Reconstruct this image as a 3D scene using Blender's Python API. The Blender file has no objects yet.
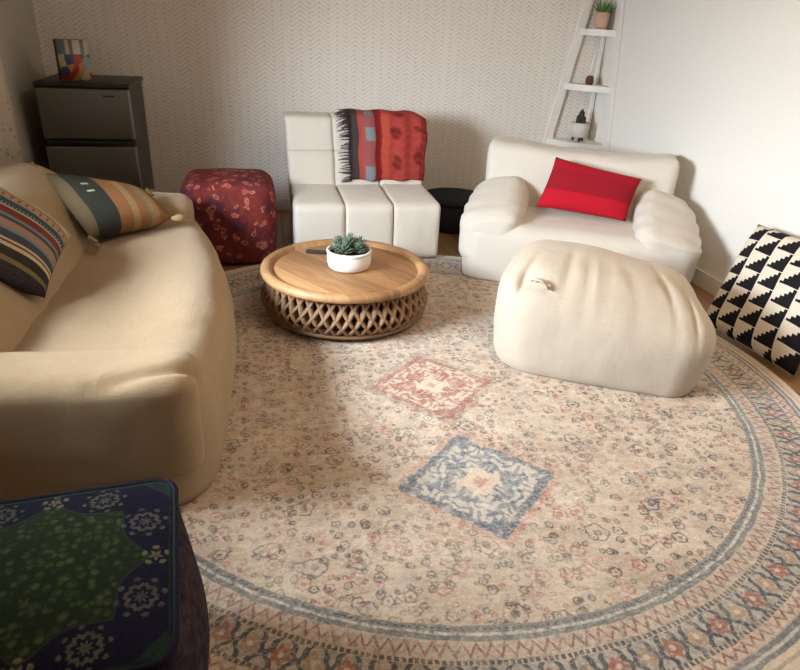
import bpy, bmesh, math, random
from math import pi, sin, cos, radians as R
from mathutils import Vector, Matrix, noise
random.seed(7)
S = bpy.context.scene
COL = S.collection

# ------------------------------------------------------------------ camera, world, lights, exposure
YAW, PITCH, ROLL, CAMH = R(13), R(26.3), R(3.2), 1.25
def camvec(X, Y, F):
    c, s = cos(ROLL), sin(ROLL)
    X, Y = c*X - s*Y, s*X + c*Y
    a, b, z = X, F*cos(PITCH) + Y*sin(PITCH), -F*sin(PITCH) + Y*cos(PITCH)
    return Vector((a*cos(YAW) + b*sin(YAW), -a*sin(YAW) + b*cos(YAW), z))
cd = bpy.data.cameras.new('camera'); cam = bpy.data.objects.new('camera', cd); COL.objects.link(cam)
r_, u_, k_ = camvec(1, 0, 0), camvec(0, 1, 0), -camvec(0, 0, 1)
cam.matrix_world = Matrix(((r_.x, u_.x, k_.x, 0), (r_.y, u_.y, k_.y, 0), (r_.z, u_.z, k_.z, CAMH), (0, 0, 0, 1)))
cd.sensor_width = 36; cd.lens = 640/800*36; cd.clip_start = .05
S.camera = cam
S.view_settings.view_transform = 'Standard'; S.view_settings.look = 'None'
S.view_settings.exposure = 0.0; S.view_settings.gamma = 1.0; S.view_settings.use_curve_mapping = False

w = bpy.data.worlds.new('sky'); S.world = w; w.use_nodes = True
w.node_tree.nodes['Background'].inputs[0].default_value = (.55, .7, 1, 1)
w.node_tree.nodes['Background'].inputs[1].default_value = 1.0

def area(name, loc, target, sx, sy, power, col, spread=180):
    l = bpy.data.lights.new(name, 'AREA'); l.shape = 'RECTANGLE'; l.size = sx; l.size_y = sy
    l.energy = power; l.color = col; l.spread = R(spread)
    o = bpy.data.objects.new(name, l); COL.objects.link(o); o.location = loc
    o.rotation_euler = (Vector(target) - Vector(loc)).to_track_quat('-Z', 'Y').to_euler()
    return o
# daylight through the low window in the left wall, over the back of the sofa
area('window_daylight', (-3.1, .7, 1.95), (2.0, 2.0, .9), 3.8, 1.9, 2000, (.84, .92, 1.0), 180)
# warm fill added under the ceiling to lift the shade, standing for bounce
area('warm_fill_light', (1.2, 1.6, 2.36), (1.1, 1.7, 0), 1.0, 1.0, 21, (1.0, .72, .46))

# ------------------------------------------------------------------ node helpers
def srgb(r, g, b):
    f = lambda c: (c/255/12.92) if c/255 <= .04045 else ((c/255 + .055)/1.055)**2.4
    return (f(r), f(g), f(b), 1)
class V:
    """a scalar expression made of math nodes"""
    T = None
    def __init__(s, x): s.x = x
    def _m(op, *a, clamp=False):
        n = V.T.nodes.new('ShaderNodeMath'); n.operation = op; n.use_clamp = clamp
        for i, q in enumerate(a):
            q = q.x if isinstance(q, V) else q
            if isinstance(q, (int, float)): n.inputs[i].default_value = q
            else: V.T.links.new(q, n.inputs[i])
        return V(n.outputs[0])
    def __add__(a, b): return V._m('ADD', a, b)
    def __radd__(a, b): return V._m('ADD', b, a)
    def __sub__(a, b): return V._m('SUBTRACT', a, b)
    def __rsub__(a, b): return V._m('SUBTRACT', b, a)
    def __mul__(a, b): return V._m('MULTIPLY', a, b)
    def __rmul__(a, b): return V._m('MULTIPLY', b, a)
    def __truediv__(a, b): return V._m('DIVIDE', a, b)
    def __neg__(a): return V._m('MULTIPLY', a, -1.0)
    def __lt__(a, b): return V._m('LESS_THAN', a, b)
    def __gt__(a, b): return V._m('GREATER_THAN', a, b)
def vabs(a): return V._m('ABSOLUTE', a)
def vsin(a): return V._m('SINE', a)
def vsqrt(a): return V._m('SQRT', a)
def vfract(a): return V._m('FRACT', a)
def vfloor(a): return V._m('FLOOR', a)
def vatan2(a, b): return V._m('ARCTAN2', a, b)
def vmax(a, b): return V._m('MAXIMUM', a, b)
def vmin(a, b): return V._m('MINIMUM', a, b)
def sat(a): return V._m('ADD', a, 0.0, clamp=True)
def band(r, a, b, soft=.002):          # 1 between a and b with soft edges
    return sat((r - a)*(1/soft) + .5)*sat((b - r)*(1/soft) + .5)
def line(r, c, hw, soft=.002): return sat((hw - vabs(r - c))*(1/soft) + .5)
def combine(x, y, z=0.0):
    n = V.T.nodes.new('ShaderNodeCombineXYZ')
    for i, q in enumerate((x, y, z)):
        q = q.x if isinstance(q, V) else q
        if isinstance(q, (int, float)): n.inputs[i].default_value = q
        else: V.T.links.new(q, n.inputs[i])
    return n.outputs[0]
def coords(kind='Object'):
    t = V.T.nodes.new('ShaderNodeTexCoord'); s = V.T.nodes.new('ShaderNodeSeparateXYZ')
    V.T.links.new(t.outputs[kind], s.inputs[0])
    return t.outputs[kind], V(s.outputs[0]), V(s.outputs[1]), V(s.outputs[2])
def vnoise(vec, scale, detail=3, rough=.55, col=False):
    n = V.T.nodes.new('ShaderNodeTexNoise'); V.T.links.new(vec, n.inputs['Vector'])
    n.inputs['Scale'].default_value = scale; n.inputs['Detail'].default_value = detail; n.inputs['Roughness'].default_value = rough
    return n.outputs[1] if col else V(n.outputs[0])
def vvor(vec, scale, rnd=.8, feature='F1', dims='3D'):
    n = V.T.nodes.new('ShaderNodeTexVoronoi'); n.feature = feature; n.voronoi_dimensions = dims
    V.T.links.new(vec, n.inputs['Vector']); n.inputs['Scale'].default_value = scale
    n.inputs['Randomness'].default_value = rnd
    return n
def mixc(f, a, b):
    n = V.T.nodes.new('ShaderNodeMix'); n.data_type = 'RGBA'; n.clamp_factor = True
    f = f.x if isinstance(f, V) else f
    if isinstance(f, (int, float)): n.inputs[0].default_value = f
    else: V.T.links.new(f, n.inputs[0])
    for i, q in ((6, a), (7, b)):
        if isinstance(q, tuple): n.inputs[i].default_value = q
        else: V.T.links.new(q, n.inputs[i])
    return n.outputs[2]
def mat(name, build, rough=.8, bump=None, metal=0.0, sheen=0.0, coat=0.0):
    m = bpy.data.materials.new(name); m.use_nodes = True; V.T = m.node_tree
    p = m.node_tree.nodes['Principled BSDF']
    p.inputs['Roughness'].default_value = rough; p.inputs['Metallic'].default_value = metal
    p.inputs['Specular IOR Level'].default_value = .5 if rough < .7 else .15
    p.inputs['Sheen Weight'].default_value = sheen; p.inputs['Coat Weight'].default_value = coat
    c = build() if callable(build) else build
    h = None
    if isinstance(c, tuple) and len(c) == 3: c, h, bump = c
    if isinstance(c, tuple): p.inputs['Base Color'].default_value = c
    else: m.node_tree.links.new(c, p.inputs['Base Color'])
    if h is not None:
        b = m.node_tree.nodes.new('ShaderNodeBump'); b.inputs['Distance'].default_value = bump
        b.inputs['Strength'].default_value = 1
        m.node_tree.links.new(h.x, b.inputs['Height']); m.node_tree.links.new(b.outputs[0], p.inputs['Normal'])
    return m
def speckle(name, c1, c2, scale=40, rough=.8, dist=.001, **k):
    def f():
        v, x, y, z = coords(); n = vnoise(v, scale, 4)
        return mixc(n*1.6 - .3, c1, c2), n, dist
    return mat(name, f, rough, **k)

# ------------------------------------------------------------------ materials
def m_linen(name, c1, c2):
    def f():
        v, x, y, z = coords()
        wv = vnoise(combine(x*1.0, y*1.0, z*1.0), 260, 2)
        slub = vnoise(combine(x*30, y*30, z*240), 1.0, 2)
        big = vnoise(v, 2.2, 4)
        wr = vnoise(combine(x + big*.25, y + big*.2, z*.45), 9, 3)
        return mixc(slub*.5 + wv*.5, c1, c2), wr*1.3 + wv*.22 + slub*.15, .005
    return mat(name, f, .92, sheen=.15)
M_SOFA = m_linen('cream_linen_shaded', srgb(156, 134, 104), srgb(176, 154, 123))  # the sofa's shade put into the colour: darker, yellower copy of the linen
M_CREAM = m_linen('cream_linen_half_shaded', srgb(184, 172, 154), srgb(204, 192, 175))  # ottoman tone between sofa and armchair, half shade put into the colour
M_LIT_FAB = m_linen('ivory_linen_lit', srgb(202, 195, 183), srgb(220, 214, 204))  # lit copy of the linen, window brightness put into the colour
M_WHITE = speckle('white_paint', srgb(228, 224, 216), srgb(236, 232, 226), 30, .5)
M_WALL = speckle('white_wall_paint', srgb(228, 225, 217), srgb(233, 230, 222), 60, .8, .0006)
M_CEIL = speckle('ceiling_paint', srgb(232, 222, 206), srgb(238, 228, 214), 60, .9, .0006)
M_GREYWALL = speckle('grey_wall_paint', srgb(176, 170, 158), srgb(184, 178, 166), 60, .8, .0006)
M_BLACK = speckle('black_plastic', srgb(24, 24, 26), srgb(34, 34, 36), 60, .45)
M_BLACKFAB = speckle('black_fabric', srgb(26, 27, 30), srgb(44, 46, 50), 90, .8)
M_DARKMETAL = speckle('fridge_side', srgb(52, 48, 44), srgb(62, 57, 52), 80, .5)

def f_wallpaper():
    v, x, y, z = coords()
    P_ = .115
    cx = x*(1/P_); fx = vfract(cx); d = vabs(fx - .5)
    row = vfract(z*(1/.026) + d*3.0)
    nz = vnoise(v, 90, 2)
    dash = sat((.22 - vabs(row - .5))*6)*sat((vabs(d - .25)*-1 + .22)*16)
    fade = vnoise(combine(x*14, y, z*3.0), 1.0, 3)
    dash = dash*sat(nz*1.6 - .25)*sat(fade*2.2 - .25)
    edge = (line(d, .0, .05, .06) + line(d, .5, .05, .06))*sat((.3 - vabs(row - .5))*6)*.5
    c = mixc(sat(dash*.6 + edge*sat(nz*1.5)), srgb(232, 225, 216), srgb(158, 140, 124))
    return c, nz, .0006
M_PAPER = mat('herringbone_wallpaper', f_wallpaper, .75)

def f_floor():
    v, x, y, z = coords()
    w_ = .12; pl = vfloor(x*(1/w_)); fx = vfract(x*(1/w_))
    off = vfract(vsin(pl*12.99)*437.5)
    py = y*(1/1.1) + off; pid = vfloor(py) + pl*7.3
    rnd = vfract(vsin(pid*78.2)*437.5)
    g = vnoise(combine(x*30, y*2.2, rnd*20), 1.5, 4)
    c = mixc(g*.8 + rnd*.35 - .1, srgb(112, 78, 50), srgb(168, 126, 86))
    gap = sat(line(vabs(fx - .5), .5, .02, .01) + line(vabs(vfract(py) - .5), .5, .0025, .002))
    return mixc(gap*.8, c, srgb(50, 34, 22)), gap*-1.0 + g*.15, .002
M_FLOOR = mat('oak_plank_floor', f_floor, .45)

def f_table():
    v, x, y, z = coords()
    pl = vfloor((x*.94 + y*.34)*(1/.105) + .3)
    rnd = vfract(vsin(pl*12.99 + 1.3)*437.5)
    wv = vnoise(combine(x*4 + rnd*9, y*4, z*4), 1.2, 3)
    g = vnoise(combine((x*.94 + y*.34)*60 + wv*6, (y*.94 - x*.34)*5, rnd*13), 1.0, 4)
    c = mixc(g*1.1 + rnd*1.0 - .55, srgb(132, 94, 60), srgb(198, 154, 108))
    return c, g, .0008
M_TABLE = mat('mango_wood', f_table, .5)
M_CARVE = speckle('carved_wood', srgb(118, 88, 60), srgb(150, 116, 82), 25, .6)
M_DARKWOOD = speckle('dark_wood_and_inner_shade', srgb(50, 32, 20), srgb(64, 42, 28), 25, .7)

def f_steel():
    v, x, y, z = coords()
    g = vnoise(combine(x*3, y*3, z*500), 1.0, 2)
    return mixc(g, srgb(112, 110, 104), srgb(132, 130, 124)), g, .0002
M_STEEL = mat('brushed_steel', f_steel, .42, metal=.75)

# --- the round rug: bands, florets, diamonds, all from radius and angle
def f_rug():
    v, x, y, z = coords()
    warp = vnoise(v, 14, 2); warp2 = vnoise(combine(x + 7.3, y, z), 14, 2)
    xx = x + (warp - .5)*.014; yy = y + (warp2 - .5)*.014
    r = vsqrt(xx*xx + yy*yy)*1.010; th = vatan2(yy, xx)
    cream, pinkc = srgb(214, 199, 178), srgb(182, 160, 138)
    blue, dblue, rust, dark = srgb(104, 114, 120), srgb(58, 72, 84), srgb(166, 92, 70), srgb(70, 62, 60)
    n1 = vnoise(v, 5, 5, .65); n2 = vnoise(v, 38, 4, .7); n3 = vnoise(combine(x*14, y*60), 1.0, 3)
    base = mixc(sat(n1*3.6 - 1.3), cream, pinkc)
    base = mixc(sat(n2*4.2 - 2.1)*.7, base, srgb(136, 118, 106))
    base = mixc(sat(vnoise(combine(x*20 + 4, y*26), 1.0, 4, .7)*4 - 2.2)*.5, base, srgb(184, 140, 116))
    base = mixc(sat(n3*3 - 1.5)*.75, base, srgb(224, 212, 194))
    base = mixc(sat(vnoise(combine(x*9 + 3, y*16), 1.6, 5, .75)*5 - 2.6)*.7, base, srgb(154, 130, 106))
    # small florets over the field
    def florets(scale, size, cA, cB, keep, seed):
        vec = combine(xx + seed, yy + seed*.7, 0.0)
        vo = vvor(vec, scale, .62, dims='2D')
        d = V(vo.outputs['Distance'])*(1/scale)
        sc = V.T.nodes.new('ShaderNodeSeparateColor'); V.T.links.new(vo.outputs['Color'], sc.inputs[0])
        c1, c2 = V(sc.outputs[0]), V(sc.outputs[1])
        sp = V.T.nodes.new('ShaderNodeSeparateXYZ'); V.T.links.new(vo.outputs['Position'], sp.inputs[0])
        dx = xx + seed - V(sp.outputs[0]); dy = yy + seed*.7 - V(sp.outputs[1])
        ang = vatan2(dy, dx)
        sz = size*(.6 + c2*.7)
        rad = sz*(1.0 + vsin(ang*5.0 + c1*9)*.10 + (n2 - .5)*.5)
        ring = sat((.0044 + (n2 - .5)*.006 - vabs(d - rad))*300)*sat(n2*4 - .9)
        core = sat((sz*.42 - d)*400)
        on = c1 < keep
        return sat(ring + core*.8)*on, c2
    inf = r < 1.145
    worn = sat(vnoise(v, 2.6, 3)*3.4 - 1.1)
    for sc_, sz_, a, b, kp, sd in ((15.0, .017, dark, rust, .55, 3.1), (24.0, .0085, rust, dark, .6, 11.7), (9.0, .024, dblue, dark, .42, 21.2), (30.0, .006, dark, dblue, .45, 5.2)):
        m_, c2 = florets(sc_, sz_, a, b, kp, sd)
        colr = mixc(c2 > .55, a, b)
        base = mixc(m_*inf*(.45 + worn*.5), base, colr)
    # diamonds
    def diamond(base, cy, c_main, c_dark, c_edge, hx, hy, fade=1.0):
        wx = x + (vnoise(v, 16, 3) - .5)*.05; wy = y + (vnoise(combine(x + 3.3, y), 16, 3) - .5)*.05
        dx = vabs(wx); dy = vabs(wy - cy)
        q = dx*(1/hx) + dy*(1/hy)
        saw = (vfract((xx - yy)*28) - .5)*.03 + (n2 - .5)*.12
        q = q + saw
        ins = sat((1 - q)*50)*fade
        rr = vsqrt(wx*wx + (wy - cy)*(wy - cy)); aa = vatan2(wy - cy, wx)
        ay_ = vabs(wy - cy); motif = vsin(dx*105 + vsin(ay_*62)*2.2 + (n2 - .5)*4)*vsin(ay_*105 + 1.0 + vsin(dx*62)*2.2)*1.5 + (n2 - .5)*2.2 + vsin(rr*120)*.35
        c = mixc(sat(motif*2.6 - .2)*.85, c_main, srgb(206, 198, 182))
        c = mixc(sat(-motif*2.6 - 1.5)*.8, c, c_dark)
        c = mixc(sat((.3 - q)*25), c, srgb(216, 196, 172))
        c = mixc(sat((.13 - q)*25)*.7, c, rust)
        c = mixc(band(q, .84, .97, .02), c, c_dark)
        c = mixc(sat(n2*2.4 - 1.2)*.35, c, cream)
        base = mixc(ins*sat(n2*1.2 + .3)*.95, base, c)
        return mixc(band(q, 1.0, 1.09, .02)*.55*fade, base, c_edge)
    base = diamond(base, -.06, srgb(164, 88, 62), srgb(146, 72, 50), srgb(140, 120, 108), .245, .25)
    base = diamond(base, -.63, srgb(104, 122, 136), srgb(66, 88, 108), srgb(190, 128, 104), .255, .25)
    base = diamond(base, .52, srgb(184, 126, 104), srgb(120, 116, 120), srgb(140, 120, 108), .245, .25, .6)
    # border bands
    na = vfract(th*(228/6.28318)); tri = vabs(na - .5)*2
    na2 = vfract(th*(250/6.28318)); tri2 = vabs(na2 - .5)*2
    def over(msk, c):
        nonlocal base
        base = mixc(msk*(.55 + n2*.65), base, c)
    over(band(r, 1.146, 1.186), srgb(112, 120, 120)); over(line(r, 1.168, .004, .003), srgb(216, 212, 204)); over(line(r, 1.156, .002)*sat(vsin(th*420)*4), dark)
    over(band(r, 1.188, 1.232), srgb(200, 186, 168)); over(sat((.010 - vabs(r - 1.168 - (n2 - .5)*.02))*200)*sat(vnoise(combine(x*1.0, y*1.0), 60, 3)*5 - 2.4), srgb(90, 92, 92))
    zz = sat((.009 - vabs(r - (1.194 + tri*.032)))*220)*sat(n2*3 - .7)
    base = mixc(zz*.95, base, srgb(150, 84, 70))
    over(line(r, 1.242, .006)*sat(vsin(th*520)*2 + 1.4), dblue)
    # wide floral band
    over(band(r, 1.250, 1.330), srgb(182, 176, 162))
    fl = th*(108/6.28318); ff = vfract(fl) - .5; fid = vfloor(fl)
    fx = ff*(6.28318*1.29/108); fy = r - 1.290
    rr = vsqrt(fx*fx + fy*fy); aa = vatan2(fy, fx)
    odd = vfract(fid*.5)*2
    flower = sat((.026*(1 + vsin(aa*6)*.2) - rr)*300)
    inb = band(r, 1.250, 1.330)
    base = mixc(flower*.85*inb, base, mixc(odd, rust, srgb(176, 148, 120)))
    base = mixc(sat((.009 - rr)*300)*inb, base, cream)
    vine = line(fy, 0.0, .1)*sat((.009 - vabs(vabs(fx)*1.1 + vabs(fy)*.5 - .036 - vsin(fy*160)*.004))*300)
    base = mixc(vine*.95*inb, base, dblue)
    leaf = sat(vnoise(combine(x*3, y*3), 16, 3, .7)*5 - 2.9)
    base = mixc(leaf*.8*inb*sat(1 - flower), base, dblue)
    over(line(r, 1.336, .006)*sat(vsin(th*540)*2 + 1.4), dblue)
    over(band(r, 1.344, 1.376), srgb(214, 198, 178))
    z2 = sat((.008 - vabs(r - (1.349 + tri2*.022)))*240)*sat(n2*3 - .7)
    base = mixc(z2*.95, base, srgb(150, 84, 70))
    over(band(r, 1.380, 1.412), blue); over(line(r, 1.397, .004, .003), srgb(214, 210, 202))
    over(band(r, 1.414, 1.60), srgb(222, 206, 182)); over(line(r, 1.432, .004), srgb(176, 160, 140))
    spk = sat(vnoise(combine(x*1.0 + 9, y*1.0), 46, 4, .8)*5 - 2.4)*(r > 1.15)*(r < 1.412)
    base = mixc(spk*.7, base, srgb(84, 92, 96))
    spk2 = sat(vnoise(combine(x*1.0 + 4, y*1.0 + 6), 40, 4, .8)*5 - 2.8)*(r > 1.18)*(r < 1.412)
    base = mixc(spk2*.7, base, srgb(150, 96, 78))
    # overall wear and pile
    wear = sat(vnoise(v, 9, 5, .7)*3.2 - 1.5)
    base = mixc(wear*.33, base, srgb(226, 214, 196))
    pile = vnoise(combine(x*1.0, y*1.0), 120, 3, .8)
    base = mixc(sat(pile*4 - 1.9)*.42, base, srgb(118, 102, 92))
    hi = sat(vnoise(combine(x + 5, y*1.3), 75, 3, .75)*4 - 2.0)
    base = mixc(hi*.6, base, srgb(236, 228, 214))
    pt = sat(vnoise(combine(x + 12, y*1.2), 18, 5, .75)*5 - 2.5)*inf
    base = mixc(pt*.55, base, srgb(230, 218, 200))
    gm = sat(vnoise(combine(x + 2, y + 8), 11, 4, .7)*4 - 2.1)
    base = mixc(gm*.40, base, srgb(128, 126, 122))
    return base, pile + n2*.5, .0025
M_RUG = mat('faded_oriental_rug', f_rug, .95, sheen=.2)

# --- textiles that use UVs (u, v in 0..1 over the face)
def stripes_mat(name, stops, rough=.9, along='v', motif=None, sc_=1.0):
    def f():
        v, x, y, z = coords('UV')
        t = (y if along == 'v' else x)*sc_ + (vnoise(v, 60, 2) - .5)*.008
        c = stops[0][1]
        for pos, colr in stops[1:]:
            c = mixc(sat((t - pos)*250), c, colr)
        if motif: c = motif(c, x, y*(sc_ if along == 'v' else 1.0), v)
        n = vnoise(v, 120, 2)
        rib = vsin(t*420)
        c = mixc(sat(n*2 - .8)*.35, c, srgb(120, 104, 84))
        return c, n + rib*.3, .0015
    return mat(name, f, rough)
_cr = srgb(196, 178, 148); _tl = srgb(44, 82, 96); _rd = srgb(122, 54, 44); _bk = srgb(44, 42, 46); _bl = srgb(118, 132, 140); _ds = srgb(58, 70, 84)
def mot_str(c, x, y, v):
    d1 = sat((.22 - vabs(vfract(x*16) - .5))*9)*band(y, .80, .87, .01)
    d2 = sat((.2 - vabs(vfract(x*34) - .5))*9)*band(y, .655, .672, .005)
    d3 = sat((.25 - vabs(vfract(x*40 + y*30) - .5))*9)*band(y, .34, .42, .01)
    c = mixc(d1*.8, c, srgb(104, 78, 62)); c = mixc(d2, c, srgb(210, 196, 170)); return mixc(d3*.8, c, srgb(176, 150, 128))
M_STRIPE = stripes_mat('woven_stripes', [(0, _bk), (.05, srgb(120, 104, 70)), (.08, _bk), (.15, _cr), (.18, _rd), (.20, _cr), (.22, _ds), (.30, _bl), (.33, srgb(156, 120, 100)), (.43, _ds), (.47, _bl), (.51, _rd), (.61, _cr), (.635, _tl), (.76, srgb(180, 150, 120)), (.90, srgb(104, 84, 66)), (.925, _cr)], motif=mot_str, sc_=1.17)
_or = srgb(132, 88, 50); _tn = srgb(144, 118, 82)
def mot_or(c, x, y, v):
    m = sat((.16 - vabs(vfract(y*7) - .5))*9)*band(x, .20, .27, .01)*band(y, .42, .75, .02)
    c = mixc(m*.9, c, srgb(190, 182, 160))
    g = sat((.3 - vabs(vfract(y*12 + vabs(vfract(x*8) - .5)*2) - .5))*6)*band(x, .36, .86, .02)
    return mixc(g*.35, c, srgb(122, 96, 66))
M_ORANGE = stripes_mat('ochre_kilim', [(0, srgb(96, 82, 60)), (.10, srgb(34, 40, 36)), (.36, _or), (.52, _tn), (.60, _or), (.68, srgb(120, 100, 76)), (.73, _tn), (.84, _or), (.93, srgb(110, 92, 68))], along='u', motif=mot_or)
def mot_thr(c, x, y, v):
    n = vnoise(combine(x*1.2, y*1.5), 3.6, 2, .4)
    rgt = x > .40
    for bu, bv in ((.62, .22), (.90, .30), (.60, .62), (.88, .70), (.64, 1.1), (.9, 1.3)):
        dd = vsqrt((x - bu)*(x - bu)*1.0 + (y - bv)*(y - bv)*.45) + (n - .5)*.12
        c = mixc(sat((.075 - dd)*30)*.85, c, srgb(104, 14, 20))
    zig = sat((.25 - vabs(vfract(y*9 + vabs(vfract(x*6) - .5)) - .5))*9)
    c = mixc(zig*rgt*.10, c, srgb(200, 110, 90))
    seg = band(vfract(y*1.9 + .35), .3, .72, .05)*band(x, .21, .32, .02)
    return mixc(seg, c, srgb(122, 136, 142))
M_THROW = stripes_mat('red_woven_throw', [(0, srgb(62, 52, 56)), (.12, srgb(168, 76, 70)), (.20, srgb(150, 80, 84)), (.33, srgb(132, 24, 30)), (.42, srgb(176, 72, 54)), (.52, srgb(164, 58, 54)), (.92, srgb(130, 30, 30))], along='u', motif=mot_thr)
M_FRINGE = speckle('dark_fringe', srgb(56, 46, 50), srgb(92, 72, 72), 50, .9)
M_RED = stripes_mat('crimson_cushion', [(0, srgb(196, 6, 42)), (.36, srgb(156, 6, 36)), (.80, srgb(172, 6, 40))])
M_TASSEL = speckle('tan_tassel', srgb(128, 108, 76), srgb(160, 138, 100), 60, .95)

def f_bw():
    v, x, y, z = coords('UV')
    col = vfloor(x*5); fx = vfract(x*5)
    fy = vfract(y*6.0 + vfract(col*.5))
    # stepped triangle: wide at the bottom, one stepped side up to a point
    st = vfloor(fy*6)*(1/6)
    k = fx > (.08 + st*.92)
    k = k*(fy > .04)
    n = vnoise(v, 120, 2)
    c = mixc(k, srgb(218, 208, 190), srgb(30, 28, 32))
    return c, n, .002
M_BW = mat('black_white_kilim', f_bw, .95)
M_OFF = speckle('offwhite_cotton', srgb(206, 196, 178), srgb(222, 212, 196), 60, .95)

def f_navy():
    v, x, y, z = coords()
    x = x*1.07; y = y*1.07
    navy, green, gold = srgb(14, 12, 34), srgb(26, 38, 18), srgb(70, 74, 52)
    ax, ay = vabs(x), vabs(y)
    r = vsqrt(x*x + y*y); a = vatan2(y, x)
    n = vnoise(v, 26, 3); nn = vnoise(v, 70, 3, .7)
    star = r*(1 + vabs(vsin(a*2))*.0 ) + vabs(vsin(a*4.0 + 0.0))*.035
    dots = vvor(v, 62, .7); dd = V(dots.outputs['Distance'])
    greenc = mixc(sat((.55 - dd)*4)*sat(nn*4 - 1.4)*.9, green, srgb(66, 80, 42))
    c = mixc(sat((.185 - star)*220), navy, greenc)
    c = mixc(line(star, .187, .003), c, srgb(36, 46, 34))
    # rosettes round the medallion
    def ros(c, px, py, s, petals, colr):
        for sx in (px,) if px == 0 else (px, -px):
            for sy in (py,) if py == 0 else (py, -py):
                dx, dy = x - sx, y - sy
                rr = vsqrt(dx*dx + dy*dy); aa = vatan2(dy, dx)
                m = sat((s*(1 + vsin(aa*petals)*.22) - rr)*300)*sat(vsin(rr*330 + vsin(aa*petals)*1.2)*2 + .6)*sat(nn*2.4 - .3)
                c = mixc(m*.8, c, colr)
        return c
    c = ros(c, .197, .0, .023, 5, srgb(110, 108, 78)); c = ros(c, .0, .197, .023, 5, srgb(110, 108, 78))
    c = ros(c, .175, .095, .038, 8, srgb(84, 82, 74)); c = ros(c, .095, .178, .036, 8, srgb(84, 84, 68))
    m_ = vmax(ax, ay)
    edge = sat((m_ - .218)*400)
    crn = sat((ax + ay - .385)*200)
    c = mixc(sat(edge + crn)*sat(nn*4 - 1.1), c, srgb(30, 48, 36))
    c = mixc(sat(vnoise(v, 150, 3, .8)*4 - 2.0)*.4, c, srgb(44, 48, 56))
    return c, nn, .0015
M_NAVY = mat('navy_embroidered_top', f_navy, .85)
def f_navyside():
    v, x, y, z = coords()
    n = vnoise(v, 45, 4, .75); vo = V(vvor(v, 55, .8).outputs['Distance'])
    return mixc(sat(n*3 - 1.2)*.6 + sat((.3 - vo)*4)*.35, srgb(30, 23, 34), srgb(92, 76, 84)), n, .002
M_NAVYSIDE = mat('purple_mottled_side', f_navyside, .9)
def f_redp():
    v, x, y, z = coords()
    wp = V.T.nodes.new('ShaderNodeVectorMath'); wp.operation = 'MULTIPLY_ADD'; V.T.links.new(vnoise(v, 20, 3, .6, col=True), wp.inputs[0]); wp.inputs[1].default_value = (.07,)*3; V.T.links.new(v, wp.inputs[2])
    vo = vvor(wp.outputs[0], 21, .85); d = V(vo.outputs['Distance'])
    sc = V.T.nodes.new('ShaderNodeSeparateColor'); V.T.links.new(vo.outputs['Color'], sc.inputs[0]); a, b = V(sc.outputs[0]), V(sc.outputs[1])
    n = vnoise(v, 30, 4, .7); n2 = vnoise(v, 6, 3)
    c = mixc(n2*2 - .5, srgb(126, 50, 42), srgb(84, 38, 46))
    c = mixc(sat((.36 - d)*9)*(a > .45)*.8, c, srgb(168, 70, 68))
    c = mixc(sat((.07 - vabs(d - .30))*14)*(b > .25)*.8, c, srgb(196, 142, 116))
    c = mixc(sat((.12 - d)*14)*(b > .3)*.8, c, srgb(202, 150, 112))
    c = mixc(sat(n*4 - 2.0)*.6, c, srgb(140, 70, 34))
    c = mixc(sat(vnoise(v, 55, 3, .8)*4 - 2.1)*.5, c, srgb(70, 26, 26))
    return mixc(sat((vnoise(v, 14, 3) - .52)*9)*.6, c, srgb(56, 34, 58)), n, .003
M_REDPOUF = mat('maroon_patchwork', f_redp, .85)
M_MAROON = speckle('maroon_piping', srgb(90, 30, 28), srgb(110, 40, 36), 60, .8)
M_NAVYPIPE = speckle('navy_piping', srgb(18, 18, 34), srgb(28, 28, 46), 60, .7)
M_CERAMIC = speckle('white_ceramic', srgb(232, 230, 224), srgb(238, 236, 232), 30, .35)
M_SOIL = speckle('soil', srgb(50, 38, 28), srgb(74, 58, 44), 120, 1)
M_SUCC = speckle('blue_green_leaf', srgb(62, 82, 66), srgb(112, 130, 108), 40, .6)
M_GREEN = speckle('green_leaf', srgb(66, 98, 52), srgb(104, 134, 78), 40, .6)
M_DGREEN = speckle('dark_cactus', srgb(46, 50, 42), srgb(72, 78, 62), 60, .8)
M_TERRA = speckle('blush_clay', srgb(196, 160, 136), srgb(208, 172, 148), 40, .8)
M_BROWN = speckle('brown_clay', srgb(84, 58, 44), srgb(104, 76, 58), 60, .7)
M_GREYPOT = speckle('grey_white_clay', srgb(196, 192, 184), srgb(212, 208, 200), 60, .7)
def f_cover():
    v, x, y, z = coords()
    vo = vvor(combine(x*1.0, 0.0, z*.8), 26, .95); sc = V.T.nodes.new('ShaderNodeSeparateColor')
    V.T.links.new(vo.outputs['Color'], sc.inputs[0]); a, b = V(sc.outputs[0]), V(sc.outputs[1])
    c = mixc(a > .25, srgb(190, 178, 150), srgb(176, 60, 58)); c = mixc(a > .42, c, srgb(66, 82, 122))
    c = mixc(a > .58, c, srgb(196, 140, 84)); c = mixc(a > .75, c, srgb(150, 164, 168)); c = mixc(a > .9, c, srgb(72, 96, 60))
    t = vfloor(x*55)
    s = vfract(vsin(t*12.9)*437.5)
    top = mixc(s > .4, srgb(196, 186, 166), srgb(108, 116, 124)); top = mixc(s > .75, top, srgb(160, 96, 76))
    return mixc(z > .13, c, top)
M_COVER = mat('colourful_cover', f_cover, .5)
def f_curt():
    v, x, y, z = coords()
    vo = V(vvor(v, 26, .9).outputs['Distance']); n = vnoise(v, 18, 4)
    m = sat((.30 - vo)*6 + n - .5)*sat((.92 - z)*6)
    return mixc(m*.6, srgb(196, 186, 166), srgb(120, 96, 84)), n, .002
M_CURT = mat('curtain_cloth', f_curt, .95)

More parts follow.
